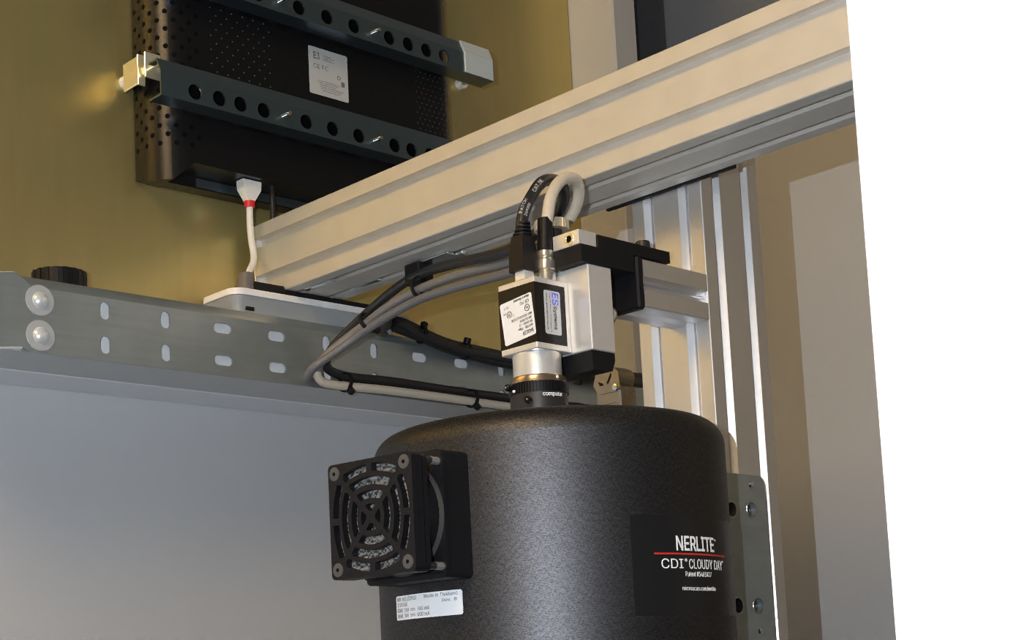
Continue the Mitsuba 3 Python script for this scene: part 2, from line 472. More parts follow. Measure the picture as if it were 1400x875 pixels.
PX0, PX1, PYF, PYB = 0.6065, 0.9125, 0.940, 0.9785
plan = union_all([rrect(PX0, PX1, PYF, PYB + 0.03, 0.024, 10)]).intersection(sbox(0, 0, 2, PYB))
shell = to_man(ext(plan, 'xy', 1.787, 2.10))
notch = Polygon([(0.6055, 1.780), (0.611, 1.7815), (0.634, 1.8015), (0.90, 1.8005), (0.906, 1.78)])
shell = shell - to_man(ext(notch, 'xz', 0.92, 0.966)) - to_man(ext(sbox(0.55, 1.70, 1.0, 1.7925), 'xz', 0.966, 0.99))
add('body', from_man(shell), 'm_black_plastic', pc, 25)
add('connector_panel', bx(0.652, 0.898, 0.9655, 0.967, 1.7935, 1.8005), 'm_galv_dark', pc, label='dark connector strip under the edge')
vh = []
CR = 0.024
for r_ in range(40):
    z = 1.815 + r_ * 0.0068
    for c in range(6):
        t_ = 0.004 + c * 0.0125 + (0.00625 if r_ % 2 else 0)     # run along the side, round the corner and on to the front
        side = PYB - PYF - CR
        if t_ < side:
            x, y, n = PX0, PYB - t_, (-1, 0)
        elif t_ < side + CR * math.pi / 2:
            th = (t_ - side) / CR
            x, y, n = PX0 + CR - CR * math.cos(th), PYF + CR - CR * math.sin(th), (-math.cos(th), -math.sin(th))
        else:
            x, y, n = PX0 + CR + (t_ - side - CR * math.pi / 2), PYF, (0, -1)
        if x > 0.643 or (1.834 < z < 1.873 and y < 0.9455):
            continue
        p0, nn = np.array([x, y, z]), np.array([n[0], n[1], 0.0])
        vh.append(lathe([(0, 0), (0.0021, 0), (0.0019, 1), (0, 1)], p0 - nn * 0.0002, p0 + nn * 0.00012, 10))  # flat black discs carry the shade of the holes
k_ = add('vent_shade_discs', cat(*vh), 'm_hole_shade', pc)
labels[k_] = {'label': 'rows of black discs painted for the shade in small dimples on the rounded left side', 'kind': 'stuff'}
st = []
for r_ in range(24):
    for c in range(6):
        x, z = 0.652 + c * 0.0100 + (0.0050 if r_ % 2 else 0), 1.872 + r_ * 0.0056
        st.append(trimesh.creation.icosphere(1, 0.0007).apply_translation((x, PYF, z)))
for r_ in range(30):
    for c in range(7):
        x, z = 0.862 + c * 0.0056 + (0.0028 if r_ % 2 else 0), 1.80 + r_ * 0.0046
        st.append(trimesh.creation.icosphere(0, 0.0006).apply_translation((x, PYF, z)))
k_ = add('studs', cat(*st), 'm_black_lit', pc)  # lighter than the body, glints put into the colour
labels[k_] = {'label': 'rows of tiny raised studs, greyed for their glints', 'kind': 'stuff'}
add('label', ext(rrect(0.7460, 0.7861, 1.8826, 1.9221, 0.0012), 'xz', PYF - 0.0003, PYF), 'm_sticker_grey', pc, label='pale printed type label')
PXZ = lambda m, x, z: place(m, (x, PYF - 0.0003, z), (1, 0, 0), (0, 0, 1), (0, -1, 0))
pr = [PXZ(text('E', 0.0055, 0.003, True), 0.7508, 1.9125), PXZ(text('3', 0.0055, 0.0026, True), 0.7545, 1.9125), PXZ(text('CE FC', 0.0038, 0.0155), 0.7505, 1.9045)]
pr += [PXZ(ext(sbox(0, 0, 0.0085 + 0.003 * (i % 2), 0.0004), 'xy', 0, 0.0001), 0.7605, 1.9165 - i * 0.0013) for i in range(4)]
pr += [PXZ(ext(sbox(0, 0, 0.024 - 0.003 * (i % 3), 0.0004), 'xy', 0, 0.0001), 0.754 + 0.001 * i, 1.8945 - i * 0.0016) for i in range(6)]
pr += [PXZ(ext(circ(0, 0, 0.0018).difference(circ(0, 0, 0.0012)), 'xy', 0, 0.0001), 0.7765, 1.9015), PXZ(ext(sbox(0, 0, 0.0036, 0.0042), 'xy', 0, 0.0001), 0.7788, 1.8945)]
add('print', cat(*pr), 'm_print_grey', labels and pc + '__label', 30)


def rail(key, x0, x1, zb, hx, bolts, tilt):
    """perforated rail: web with holes, bent top strip, bottom and top flange"""
    h = 0.0295
    web = sbox(x0, zb, x1, zb + 0.0185).difference(union_all([circ(x, zb + 0.0088 + (x - x0) * 0.0, 0.0058, 8) for x in hx]))
    y = 0.92
    top = Polygon([(y, zb + 0.0185), (y + 0.0050, zb + h), (y + 0.016, zb + h), (y + 0.016, zb + h - 0.0015), (y + 0.0058, zb + h - 0.0015), (y + 0.0015, zb + 0.0185)])
    m = cat(ext(web, 'xz', y, y + 0.0015), ext(top, 'yz', x0, x1), bx(x0, x1, y, y + 0.016, zb, zb + 0.0015))
    v = np.array(m.vertices)
    v[:, 2] += (v[:, 0] - (x0 + x1) / 2) * tilt
    m.vertices = v
    add('channel', m, 'm_galv_dark', key, 25)
    for x in bolts:
        z = zb + 0.0085 + (x - (x0 + x1) / 2) * tilt
        add('bolt', lathe([(0, 0), (0.0024, 0), (0.0024, 0.8), (0.0016, 1), (0, 1)], (x, y + 0.004, z), (x, y - 0.0085, z), 14), 'm_chrome', key)


r1 = thing('perforated_rail', 'lower perforated steel rail across the black computer, yellow bracket at its left end', 'rail')
rail(r1, 0.5935, 0.945, 1.8385, [0.6228, 0.6442, 0.6634, 0.685, 0.7257, 0.7519, 0.7788, 0.8168, 0.8352, 0.856, 0.877], [0.7037, 0.7956], 0.0)
br = add('bracket', cat(bx(0.5945, 0.5965, 0.953, 0.9735, 1.8580, 1.8795, 0.0006), bx(0.5945, 0.6085, 0.9425, 0.9445, 1.8600, 1.8795, 0.0005), bx(0.5940, 0.6005, 0.9515, 0.9535, 1.8570, 1.8805, 0.0004)), 'm_gold_shiny', r1, label='bright yellow zinc bracket')
add('rod', cy((0.6000, 0.930, 1.8682), (0.6000, GY - 0.001, 1.8682), 0.0022, 14), 'm_gold_shiny', r1)
add('nut', cy((0.6000, 0.945, 1.8682), (0.6000, 0.9495, 1.8682), 0.0048, 6), 'm_gold_shiny', r1)
add('spacer', cy((0.6000, GY - 0.0055, 1.8682), (0.6000, GY, 1.8682), 0.0052, 24), 'm_white_plastic', r1, label='white plastic spacer')
r2 = thing('perforated_rail', 'upper perforated steel rail across the black computer, its right end with a painted reflection sticking out', 'rail')
rail(r2, 0.60, 0.9352, 1.9305, [0.6426, 0.6626, 0.6826, 0.7226, 0.7506, 0.7784, 0.816, 0.8368, 0.8572, 0.8773], [0.7036, 0.7985], -0.004)
add('end_reflection', cat(bx(0.9010, 0.9352, 0.9188, 0.9199, 1.9305, 1.9490, 0.0003), place(bx(0, 0.0342, -0.0006, 0.0006, 0, 0.012), (0.9010, 0.9195, 1.9488), (1, 0, 0), (0, 1, -0.4), (0, 0.4, 0.95))), 'm_zinc_reflection', r2, label='pale blue white sheet painted for a reflection on the rail end')  # pale sheet stands in for a bright reflection on the rail end
add('tab', bx(0.9352, 0.9465, 0.9290, 0.9305, 1.9345, 1.9530, 0.0004), 'm_galv', r2)
add('tab_screw', lathe([(0, 0), (0.0022, 0), (0.0014, 1), (0, 1)], (0.941, 0.929, 1.944), (0.941, 0.9265, 1.944), 14), 'm_chrome', r2)
add('rod', cy((0.9410, 0.9265, 1.944), (0.9515, GY, 1.9505), 0.0020, 12), 'm_zinc', r2)
add('spacer', cy((0.9520, GY - 0.006, 1.9512), (0.9520, GY, 1.9515), 0.0052, 24), 'm_white_plastic', r2, label='white plastic spacer')

# white lead from the computer to the white box
wl = thing('white_lead', 'white plug and lead hanging from the black computer in front of the yellow plate', 'cable')
pa, pb = sbox(0.6805, 0.9455, 0.6985, 0.9545), sbox(0.6862, 0.9468, 0.6922, 0.9535)
add('plug', hull([(x, y, z) for x, y, z in [(0.6815, 0.9455, 1.8005), (0.6990, 0.9455, 1.8005), (0.6815, 0.9545, 1.8005), (0.6990, 0.9545, 1.8005), (0.6820, 0.9455, 1.7935), (0.6985, 0.9455, 1.7935), (0.6820, 0.9545, 1.7935), (0.6985, 0.9545, 1.7935), (0.6870, 0.947, 1.7845), (0.6932, 0.947, 1.7845), (0.6870, 0.953, 1.7845), (0.6932, 0.953, 1.7845)]]), 'm_white_plastic', wl, 20)
add('collar', cy((0.6902, 0.950, 1.7800), (0.6902, 0.950, 1.7848), 0.0042, 20), 'm_red', wl, label='red collar')
add('wire', tube([(0.6902, 0.950, 1.782), (0.6900, 0.950, 1.768), (0.6895, 0.948, 1.752), (0.6875, 0.943, 1.738), (0.6800, 0.937, 1.727), (0.6735, 0.933, 1.7180)], 0.0026), 'm_cable_white', wl)
one('strain_relief', cat(lathe([(0, 0), (0.0064, 0), (0.0064, 0.9), (0.0055, 1), (0, 1)], (0.6715, 0.932, 1.7069), (0.6715, 0.932, 1.7205), 20)), 'm_knob_grey', 'grey round strain relief on the white box below the white lead', 'strain relief')
one('black_lead', tube([(0.7120, 0.950, 1.802), (0.7125, 0.950, 1.787), (0.7128, 0.951, 1.776), (0.7130, 0.952, 1.7735)], 0.0022), 'm_cable_black', 'thin black lead behind the far end of the beam below the computer', 'cable')

# ------------------------------------------------------------------ vision camera
VX, VY, VZ1 = 0.6282, 0.5938, 1.6334
VZ0 = VZ1 - 0.042
vc = thing('machine_vision_camera', 'small square silver and black industrial camera pointing down at the cylinder', 'camera')
add('housing', bx(VX, VX + 0.029, VY, VY + 0.029, VZ0, VZ1, 0.0005), 'm_alu_fine', vc)
s_ = 0.00018
wrap = Polygon([(VX - s_, VY + 0.0288), (VX - s_, VY - s_), (VX + 0.0252, VY - s_), (VX + 0.0252, VY + 0.001), (VX + 0.001, VY + 0.001), (VX + 0.001, VY + 0.0288)])
add('wrap', ext(wrap, 'xy', VZ0 + 0.0036, VZ1 - 0.0034), 'm_black_gloss', vc, label='black wrap around the middle')
# type label, tilted, on the left face (x = const); its print reads upside down
c4 = np.array([[0.6218, 1.6219], [0.5962, 1.6244], [0.5937, 1.5997], [0.6187, 1.5968]])
q = Polygon(c4).buffer(-0.0013).buffer(0.0013, quad_segs=6)
ll = add('type_label', ext(q, 'yz', VX - s_ - 0.00015, VX - s_), 'm_sticker', vc, label='white type label stuck on askew')
tl = np.array([VX - s_ - 0.00015, 0.5939, 1.5997])            # lower right corner of the sticker = top left of the upside down print
ex = np.array([0, 0.0250, -0.0029]); ex /= np.linalg.norm(ex)  # upside down reading direction: to the left of the viewer
ey = np.array([0, -0.0025, -0.0247]); ey /= np.linalg.norm(ey)
ez = np.array([-1.0, 0, 0])
LW, LH = 0.0252, 0.0249


def on_left(m, x, y):
    return place(m, tl + ex * x - ey * y, ex, ey, ez)


pr = [on_left(text('BASLER', 0.0022, 0.0085, True), 0.0015, 0.0040), on_left(text('acA1300 - 30gm', 0.0014, 0.0115, True), 0.0015, 0.0066), on_left(text('BA: 106201 - 12', 0.0014, 0.0105, True), 0.0015, 0.0089),
      on_left(text('S/N: 21190490', 0.0014, 0.0095, True), 0.0015, 0.0112), on_left(text('MAC: 00 30 53 11 50 B5', 0.0014, 0.0165, True), 0.0012, 0.0135),
      on_left(text('CE', 0.0018, 0.0032, True), 0.0022, 0.0215), on_left(text('FC', 0.0018, 0.0028, True), 0.0066, 0.0215),
      on_left(text('Made in Germany', 0.0015, 0.0125, True), 0.0018, 0.0241), on_left(text('12 V', 0.0013, 0.0038), 0.0185, 0.0222),
      on_left(ext(circ(0, 0, 0.0021).difference(circ(0, 0, 0.0016)), 'xy', 0, 0.0001), 0.0042, 0.0168), on_left(text('e', 0.0016, 0.0018, True), 0.0033, 0.0175),
      on_left(ext(circ(0, 0, 0.0020).difference(circ(0, 0, 0.0016)), 'xy', 0, 0.0001), 0.0188, 0.0172), on_left(text('R', 0.0016, 0.0014, True), 0.0182, 0.0179), on_left(text('c', 0.0016, 0.0012), 0.0152, 0.0165), on_left(text('us', 0.0014, 0.0020), 0.0212, 0.0190)]
add('print', cat(*pr), 'm_print_black', ll, 30)
# dealer label on the right face (y = const); its print reads downwards
q = rrect(0.6356, 0.6490, 1.6006, 1.6262, 0.0013)
dl = add('dealer_label', ext(q, 'xz', VY - s_ - 0.00015, VY - s_), 'm_sticker_grey', vc, label='grey dealer label with blue logo')


def on_right(m, x, z):     # reads downwards: text x -> -z, text y -> +x
    return place(m, (x, VY - s_ - 0.00015, z), (0, 0, -1), (1, 0, 0), (0, -1, 0))


add('logo', on_right(text('ES', 0.0050, 0.0072, True), 0.6424, 1.6252), 'm_print_blue', dl, label='blue block logo')
add('print', cat(on_right(text('Systems', 0.0026, 0.0138, True), 0.6432, 1.6175), on_right(text('www.essystems.co.uk', 0.0012, 0.0215), 0.6372, 1.6246),
                 on_right(ext(sbox(0, 0, 0.0235, 0.0002), 'xy', 0, 0.0001), 0.6404, 1.6250)), 'm_print_black', dl, 30)
for z in (VZ1 - 0.0058, VZ0 + 0.0062):
    add('pin_mark', cy((0.6315, VY - s_, z), (0.6315, VY - s_ - 0.0003, z), 0.0011, 12), 'm_black_plastic', vc)
LX, LY = VX + 0.0145, VY + 0.0145
add('mount_ring', lathe([(0.012, 0), (0.0139, 0), (0.0142, 0.05), (0.0142, 0.95), (0.0138, 1), (0.012, 1)], (LX, LY, 1.5777), (LX, LY, VZ0 + 0.0001), 64), 'm_alu_fine', vc, label='plain silver lens mount ring')

ln = thing('lens', 'black and bronze lens screwed under the camera, entering the cylinder top', 'lens')
add('bronze_ring', lathe([(0.012, 0), (0.0163, 0), (0.0163, 0.75), (0.0156, 1), (0.012, 1)], (LX, LY, 1.5735), (LX, LY, 1.5776), 64), 'm_bronze', ln, label='bronze ring')
kp = []
for i in range(60):
    a0 = 2 * math.pi * i / 60
    kp += [(0.0174 * math.cos(a0), 0.0174 * math.sin(a0)), (0.0174 * math.cos(a0 + 0.055), 0.0174 * math.sin(a0 + 0.055)), (0.0167 * math.cos(a0 + 0.065), 0.0167 * math.sin(a0 + 0.065)), (0.0167 * math.cos(a0 + 0.096), 0.0167 * math.sin(a0 + 0.096))]
add('focus_ring', ext(affinity.translate(Polygon(kp), LX, LY), 'xy', 1.5672, 1.5735), 'm_black_satin', ln, 20, label='ribbed focus ring')
add('barrel', lathe([(0, 0), (0.0168, 0), (0.0168, 1), (0, 1)], (LX, LY, 1.5440), (LX, LY, 1.5672), 64), 'm_black_metal', ln)
for a_, z, r0 in ((165, 1.5712, 0.0170), (205, 1.5622, 0.0166)):
    a0 = math.radians(a_)
    n_ = np.array([math.cos(a0), math.sin(a0), 0])
    b_ = np.array([LX, LY, z])
    ks = add('thumb_screw', lathe([(0, 0), (0.0010, 0), (0.0010, 0.35), (0.0021, 0.36), (0.0021, 0.9), (0.0017, 1), (0, 1)], b_ + n_ * r0, b_ + n_ * (r0 + 0.0048), 16), 'm_black_gloss', ln)
    add('tip', trimesh.creation.icosphere(1, 0.0007).apply_translation(b_ + n_ * (r0 + 0.0049)), 'm_chrome', ks)
for a_, z, r0 in ((169, 1.5690, 0.0173), (266, 1.5757, 0.0162)):
    a0 = math.radians(a_)
    n_ = np.array([math.cos(a0), math.sin(a0), 0])
    add('dot', trimesh.creation.icosphere(2, 0.0010).apply_translation(np.array([LX, LY, z]) + n_ * r0), 'm_print_white', ln, label='white index dot')
add('lettering', bend(text('computar', 0.0023, 0.0132, True), (LX, LY), 0.0168, 231, 1.5646, 0.002), 'm_print_white', ln, 30, label='white lettering computar')

# ------------------------------------------------------------------ holder of the camera
mb = thing('camera_mount_block', 'silver aluminium block bolted to the back of the camera, with black underside', 'mount block')
BL0, BL1, BLY = 0.6573, 0.6777, 0.5781
add('block', bx(BL0, BL1, BLY, BLY + 0.046, 1.5908, 1.6414, 0.0006), 'm_alu_fine', mb)
add('foot', hull([(x, y, z) for y in (BLY + 0.0008, BLY + 0.045) for x, z in ((BL0 + 0.0005, 1.5907), (BL1 - 0.0003, 1.5907), (BL1 - 0.0003, 1.5860), (BL1 - 0.003, 1.5800), (BL0 + 0.0005, 1.5790))]), 'm_black_satin', mb, 20, label='black bevelled foot')
add('side_screw', lathe([(0, 0), (0.0055, 0), (0.0055, 0.3), (0.0040, 0.7), (0, 1)], (BL1 + 0.0004, BLY + 0.0045, 1.6140), (BL1 + 0.0050, BLY + 0.0045, 1.6140), 24), 'm_zinc', mb, label='zinc screw head')

bk = thing('black_bracket', 'matt black stepped bracket joining camera block and aluminium bar', 'bracket')
step = Polygon([(0.6515, 1.6416), (0.6980, 1.6416), (0.6980, 1.6525), (0.7318, 1.6525), (0.7318, 1.6595), (0.6664, 1.6595), (0.6664, 1.6518), (0.6515, 1.6518)])
low = step.intersection(sbox(0, 0, 0.6700, 2))
add('plate', cat(ext(step.intersection(sbox(0.6700, 0, 2, 2)), 'xz', 0.5772, 0.6100), ext(low, 'xz', 0.5772, 0.5990)), 'm_black_matt', bk, 20)
add('bolt', lathe([(0, 0), (0.0044, 0), (0.0046, 0.1), (0.0046, 0.9), (0.0042, 1), (0.0024, 1), (0.0024, 0.6), (0, 0.6)], (0.7236, 0.591, 1.6600), (0.7236, 0.591, 1.6680), 24), 'm_black_metal', bk, label='dark cap screw')
add('washer', cy((0.7236, 0.591, 1.6595), (0.7236, 0.591, 1.6602), 0.0052, 24), 'm_chrome', bk)

cb = thing('clamp_bar', 'small silver clamp bar with a socket screw above the camera block', 'clamp bar')
add('bar', bx(0.6508, 0.6663, 0.5782, 0.5985, 1.6519, 1.6607, 0.0004), 'm_alu_fine', cb)
sc = add('screw', lathe([(0, 0), (0.0036, 0), (0.0036, 1), (0.0022, 1), (0.0018, 0.5), (0, 0.5)], (0.6509, 0.5853, 1.6561), (0.6502, 0.5853, 1.6561), 24), 'm_zinc', cb)
add('socket', cy((0.6506, 0.5853, 1.6561), (0.65015, 0.5853, 1.6561), 0.0019, 6), 'm_hole_shade', sc)
one('guide_pin', lathe([(0, 0), (0.0030, 0), (0.0032, 0.3), (0.0026, 0.4), (0.0026, 1), (0, 1)], (0.6540, 0.6025, 1.6390), (0.6540, 0.6025, 1.6518), 18), 'm_galv_dark', 'small dark pin under the silver clamp bar behind the metal plug', 'pin')

ts = thing('knurled_nut', 'brass coloured knurled nut behind the two cable loops above the camera', 'knurled nut')
kp = []
for i in range(30):
    a0 = 2 * math.pi * i / 30
    kp += [(0.0105 * math.cos(a0), 0.0105 * math.sin(a0)), (0.0105 * math.cos(a0 + 0.11), 0.0105 * math.sin(a0 + 0.11)), (0.0098 * math.cos(a0 + 0.15), 0.0098 * math.sin(a0 + 0.15))]
add('ring', ext(affinity.translate(Polygon(kp), 0.6660, 0.6125), 'xy', 1.6705, 1.6762), 'm_brass', ts, 20)
add('stem', cy((0.6660, 0.6125, 1.6595), (0.6660, 0.6125, 1.6706), 0.0062, 20), 'm_black_metal', ts)

# ------------------------------------------------------------------ plugs and cables at the camera
et = thing('network_cable', 'black network cable looping up from the boot on the camera and down to the tray', 'cable')
EX, EY = 0.6383, 0.6105
add('plug', bx(EX - 0.0042, EX + 0.0042, EY - 0.004, EY + 0.004, VZ1, VZ1 + 0.012, 0.0005), 'm_clear', et, label='clear plug')
boot = hull([(EX + sx * a_, EY + sy * b_, z) for sx in (-1, 1) for sy in (-1, 1) for a_, b_, z in ((0.0068, 0.0058, VZ1 + 0.0070), (0.0064, 0.0056, VZ1 + 0.0170), (0.0048, 0.0046, VZ1 + 0.0285))])
ribs = [lathe([(0.003, 0), (0.0056 - 0.0006 * i, 0.1), (0.0056 - 0.0006 * i, 0.8), (0.003, 1)], (EX + 0.0006 * i, EY, VZ1 + 0.0287 + 0.0024 * i), (EX + 0.0006 * i, EY, VZ1 + 0.0303 + 0.0024 * i), 20) for i in range(4)]
add('boot', cat(boot, *ribs), 'm_black_satin', et, 25, label='ribbed black boot')
eth = [(EX, EY, VZ1 + 0.026), (0.6397, 0.6120, 1.6694), (0.6428, 0.6120, 1.6788), (0.6497, 0.6120, 1.6889), (0.6596, 0.6130, 1.6992), (0.6742, 0.6160, 1.7045), (0.6890, 0.6220, 1.7035), (0.6960, 0.6300, 1.6970), (0.6980, 0.6420, 1.6893), (0.6980, 0.6600, 1.6840),
       (0.7006, 0.6800, 1.6820), (0.7190, 0.7400, 1.6917), (0.7287, 0.7800, 1.6975), (0.7360, 0.8150, 1.7000), (0.7380, 0.8450, 1.6945), (0.7390, 0.8750, 1.6850), (0.7325, 0.8950, 1.6715), (0.7275, 0.9065, 1.6595), (0.7285, 0.9110, 1.6520), (0.7403, 0.9125, 1.6470),
       (0.7807, 0.9125, 1.6465), (0.8429, 0.9125, 1.6460), (0.9270, 0.9125, 1.6458), (1.0, 0.9125, 1.6458), (1.10, 0.9125, 1.6458)]
add('sheath', tube(eth, 0.0036), 'm_cable_black', et)


def along(pts, r, s_, h, t0, side):
    """lettering along a cable, on the side turned to the open front of the cabinet"""
    p = np.asarray(pts, float)
    t = np.r_[0, np.cumsum(np.linalg.norm(np.diff(p, axis=0), axis=1))]
    cs = CubicSpline(t, p)
    m = text(s_, h)
    v = np.array(m.vertices)
    x = t0 + v[:, 0]
    c, d = cs(x), cs(x, 1)
    d /= np.linalg.norm(d, axis=1, keepdims=True)
    out = np.array([-0.67, -0.73, 0.0]) - d * (d @ np.array([-0.67, -0.73, 0.0]))[:, None]
    out /= np.linalg.norm(out, axis=1, keepdims=True)
    up = np.cross(out, d)
    th = (v[:, 1] - h / 2) / r + side
    rr = r + v[:, 2]
    return trimesh.Trimesh(c + rr[:, None] * (np.cos(th)[:, None] * out + np.sin(th)[:, None] * up), np.array(m.faces), process=False)


add('print', cat(along(eth[:8], 0.0037, 'CAT.5E', 0.0024, 0.0330, 0.0), along(eth[:8], 0.0037, 'PATCH', 0.0022, 0.0160, 0.5), along(eth[:8], 0.0037, '26AWG', 0.0018, 0.0150, -0.4)), 'm_print_grey2', et, 30, label='white lettering')
pw = thing('power_cable', 'beige cable looping up from the round metal plug on the small camera', 'cable')
QX, QY = 0.6495, 0.6035
add('connector', lathe([(0, 0), (0.0052, 0), (0.0055, 0.05), (0.0055, 0.28), (0.0050, 0.3), (0.0050, 0.36), (0.0056, 0.38), (0.0056, 0.60), (0.0047, 0.66), (0.0047, 0.7), (0.0050, 0.75), (0.0045, 1), (0, 1)], (QX, QY, VZ1), (QX + 0.0003, QY, VZ1 + 0.0225), 36), 'm_nickel', pw, label='round nickel plated plug')
add('sleeve', lathe([(0, 0), (0.0048, 0), (0.0050, 0.1), (0.0043, 1), (0, 1)], (QX + 0.0003, QY, VZ1 + 0.0195), (QX + 0.0012, QY, VZ1 + 0.0395), 28), 'm_black_satin', pw, label='black sleeve')
pow_ = [(QX + 0.0010, QY, VZ1 + 0.036), (0.6518, 0.6020, 1.6745), (0.6538, 0.6020, 1.6825), (0.6600, 0.6030, 1.6928), (0.6691, 0.6050, 1.7005), (0.6804, 0.6080, 1.7049), (0.6922, 0.6130, 1.7050), (0.7000, 0.6200, 1.6990), (0.7040, 0.6300, 1.6915), (0.7060, 0.6420, 1.6855), (0.7080, 0.6650, 1.6790)]
add('upper_sheath', tube(pow_, 0.0036, 18), 'm_cable_beige', pw)
tail = [(0.7080, 0.6650, 1.6790), (0.7104, 0.6900, 1.6778), (0.7234, 0.7450, 1.6854), (0.7282, 0.7800, 1.6875), (0.7350, 0.8150, 1.6884), (0.7360, 0.8450, 1.6843), (0.7357, 0.8750, 1.6756), (0.7248, 0.8930, 1.6627), (0.7165, 0.9000, 1.6529), (0.7145, 0.9050, 1.6453),
        (0.7183, 0.9060, 1.6388), (0.7331, 0.9060, 1.6365), (0.7769, 0.9060, 1.6374), (0.8389, 0.9060, 1.6375), (0.9225, 0.9060, 1.6367), (1.0139, 0.9060, 1.6358), (1.10, 0.9060, 1.6358)]
add('hanging_sheath', tube(tail[:10], 0.0034), 'm_cable_bundle', pw)
add('lower_sheath', tube(tail[9:], 0.0034), 'm_cable_beige', pw)
gc = [(0.7060, 0.672, 1.6705), (0.7095, 0.6900, 1.6705), (0.7225, 0.7450, 1.6770), (0.7275, 0.785, 1.6795), (0.7335, 0.8150, 1.6805), (0.7345, 0.8450, 1.6765), (0.7305, 0.8750, 1.6675), (0.7150, 0.8920, 1.6530), (0.7068, 0.9010, 1.6450), (0.7085, 0.9090, 1.6395), (0.7180, 0.9140, 1.6385), (0.745, 0.9155, 1.6388), (0.80, 0.9155, 1.6388), (0.93, 0.9155, 1.6388), (1.10, 0.9155, 1.6388)]
one('grey_cable', tube(gc, 0.0032), 'm_cable_grey', 'grey cable hanging in a bend, lowest of the bundle left of the camera', 'cable')

bc = thing('black_cable_bundle', 'thick black cables from the white box along the front of the tray', 'cable')
blk = [(0.8060, 0.9190, 1.6945), (0.8180, 0.9160, 1.6912), (0.8300, 0.9130, 1.6875), (0.8543, 0.9100, 1.6814), (0.8873, 0.9100, 1.6778), (0.9303, 0.9100, 1.6757), (0.9848, 0.9100, 1.6765), (1.0423, 0.9100, 1.6759), (1.1, 0.9100, 1.6762)]
add('sheath', tube(blk, 0.0048), 'm_cable_black', bc)
add('sheath', tube([(x + 0.004, y + 0.004, z + 0.006 + 0.001 * math.sin(i * 1.7)) for i, (x, y, z) in enumerate(blk)], 0.0036), 'm_cable_black', bc)
add('sheath', tube([(x - 0.002, y - 0.006, z - 0.001 + 0.002 * math.cos(i * 1.3)) for i, (x, y, z) in enumerate(blk)], 0.0030), 'm_cable_black', bc)


def tie(c, d, r, tail_dir, label):
    key = thing('cable_tie', label, 'cable tie')
    c, (a, b, t) = np.array(c, float), frame(d)
    add('band', lathe([(r, 0), (r + 0.0012, 0), (r + 0.0012, 1), (r, 1)], c - t * 0.0014, c + t * 0.0014, 24), 'm_black_satin', key)
    td = np.array(tail_dir, float) / np.linalg.norm(tail_dir)
    add('head', place(bx(-0.0024, 0.0024, -0.0024, 0.0024, -0.002, 0.0035, 0.0005), c + td * (r + 0.001), *frame(td)), 'm_black_satin', key)


tie((0.7345, 0.806, 1.6905), (0.1, 0.6, 0.02), 0.0072, (-0.2, -0.5, -1.0), 'black cable tie on the bundle just below the beam clamp')
tie((0.7360, 0.868, 1.6775), (-0.05, 0.6, -0.3), 0.0072, (0.3, -0.9, -0.9), 'black cable tie on the hanging bundle in front of the white box')
tie((0.7440, 0.9075, 1.6400), (1, 0, 0), 0.0066, (0.2, -0.6, -1), 'black cable tie at the bend of the beige cable along the tray bottom')
tie((0.8780, 0.9075, 1.6400), (1, 0, 0), 0.0066, (0.2, -0.6, -1), 'black cable tie on the beige cable near the cylinder')
tie((0.8765, 0.911, 1.6808), (1, 0, -0.1), 0.0064, (0.1, -0.3, 1), 'black cable tie standing up on the thick black cables at the tray edge')
tie((0.8300, 0.9125, 1.6890), (1, -0.2, -0.2), 0.0064, (0.3, -0.1, 1), 'black cable tie where the black cables leave the white box')

hc = thing('cable_clamp', 'black cable clamp screwed under the beam and holding the bundle', 'cable clamp')
add('body', bx(0.7330, 0.7480, 0.806, 0.822, 1.6945, 1.7100, 0.001), 'm_black_satin', hc)
add('plate', bx(0.7380, 0.7520, 0.780, 0.822, 1.7095, 1.7112, 0.0004), 'm_zinc', hc, label='zinc plate')
add('slot_nut', bx(0.7445, 0.7495, 0.772, 0.779, 1.7085, 1.7112, 0.0004), 'm_zinc', hc)
for x, y, z, l_ in ((0.7190, 0.905, 1.7122, 'bright zinc strip in the left bottom slot at the far end of the beam'), (0.7480, 0.885, 1.7122, 'bright zinc strip in the right bottom slot at the far end of the beam')):
    one('slot_clip', bx(x - 0.0025, x + 0.0025, y - 0.018, y + 0.016, z - 0.0006, z + 0.0008, 0.0004), 'm_zinc', l_, 'clip', 'zinc strips in the beam slots')

# ------------------------------------------------------------------ connector hood behind the cylinder
ch = thing('connector_hood', 'shiny metal connector hood with a locking lever standing behind the cylinder', 'connector')
hx0, hx1, hy0, hy1 = 0.7790, 0.8060, 0.668, 0.695
hx0 = 0.7690
HX, HY = 0.7945, 0.676
add('hood', bx(HX - 0.0005, HX + 0.017, HY, HY + 0.022, 1.570, 1.6020, 0.0012), 'm_hood', ch)
add('inset', bx(HX - 0.0012, HX, HY + 0.003, HY + 0.019, 1.570, 1.5900, 0.0004), 'm_hood', ch)
lev = Polygon([(0, 0), (0.0195, 0.0), (0.0235, 0.007), (0.0200, 0.0165), (0.0080, 0.0185), (0.0005, 0.0130)]).difference(Polygon([(0.0055, 0.006), (0.0175, 0.0055), (0.0190, 0.009), (0.012, 0.0060), (0.007, 0.0135)]))
for y0 in (0.0,):
    add('lever', ext(affinity.translate(lev, HY - 0.001, 1.5975), 'yz', HX - 0.0018, HX - 0.0006), 'm_hood', ch, 20)
add('lever_cross', lathe([(0, 0), (0.0075, 0), (0.0075, 1), (0, 1)], (HX - 0.0006, HY + 0.008, 1.6080), (HX + 0.0165, HY + 0.008, 1.6080), 14), 'm_hood', ch)
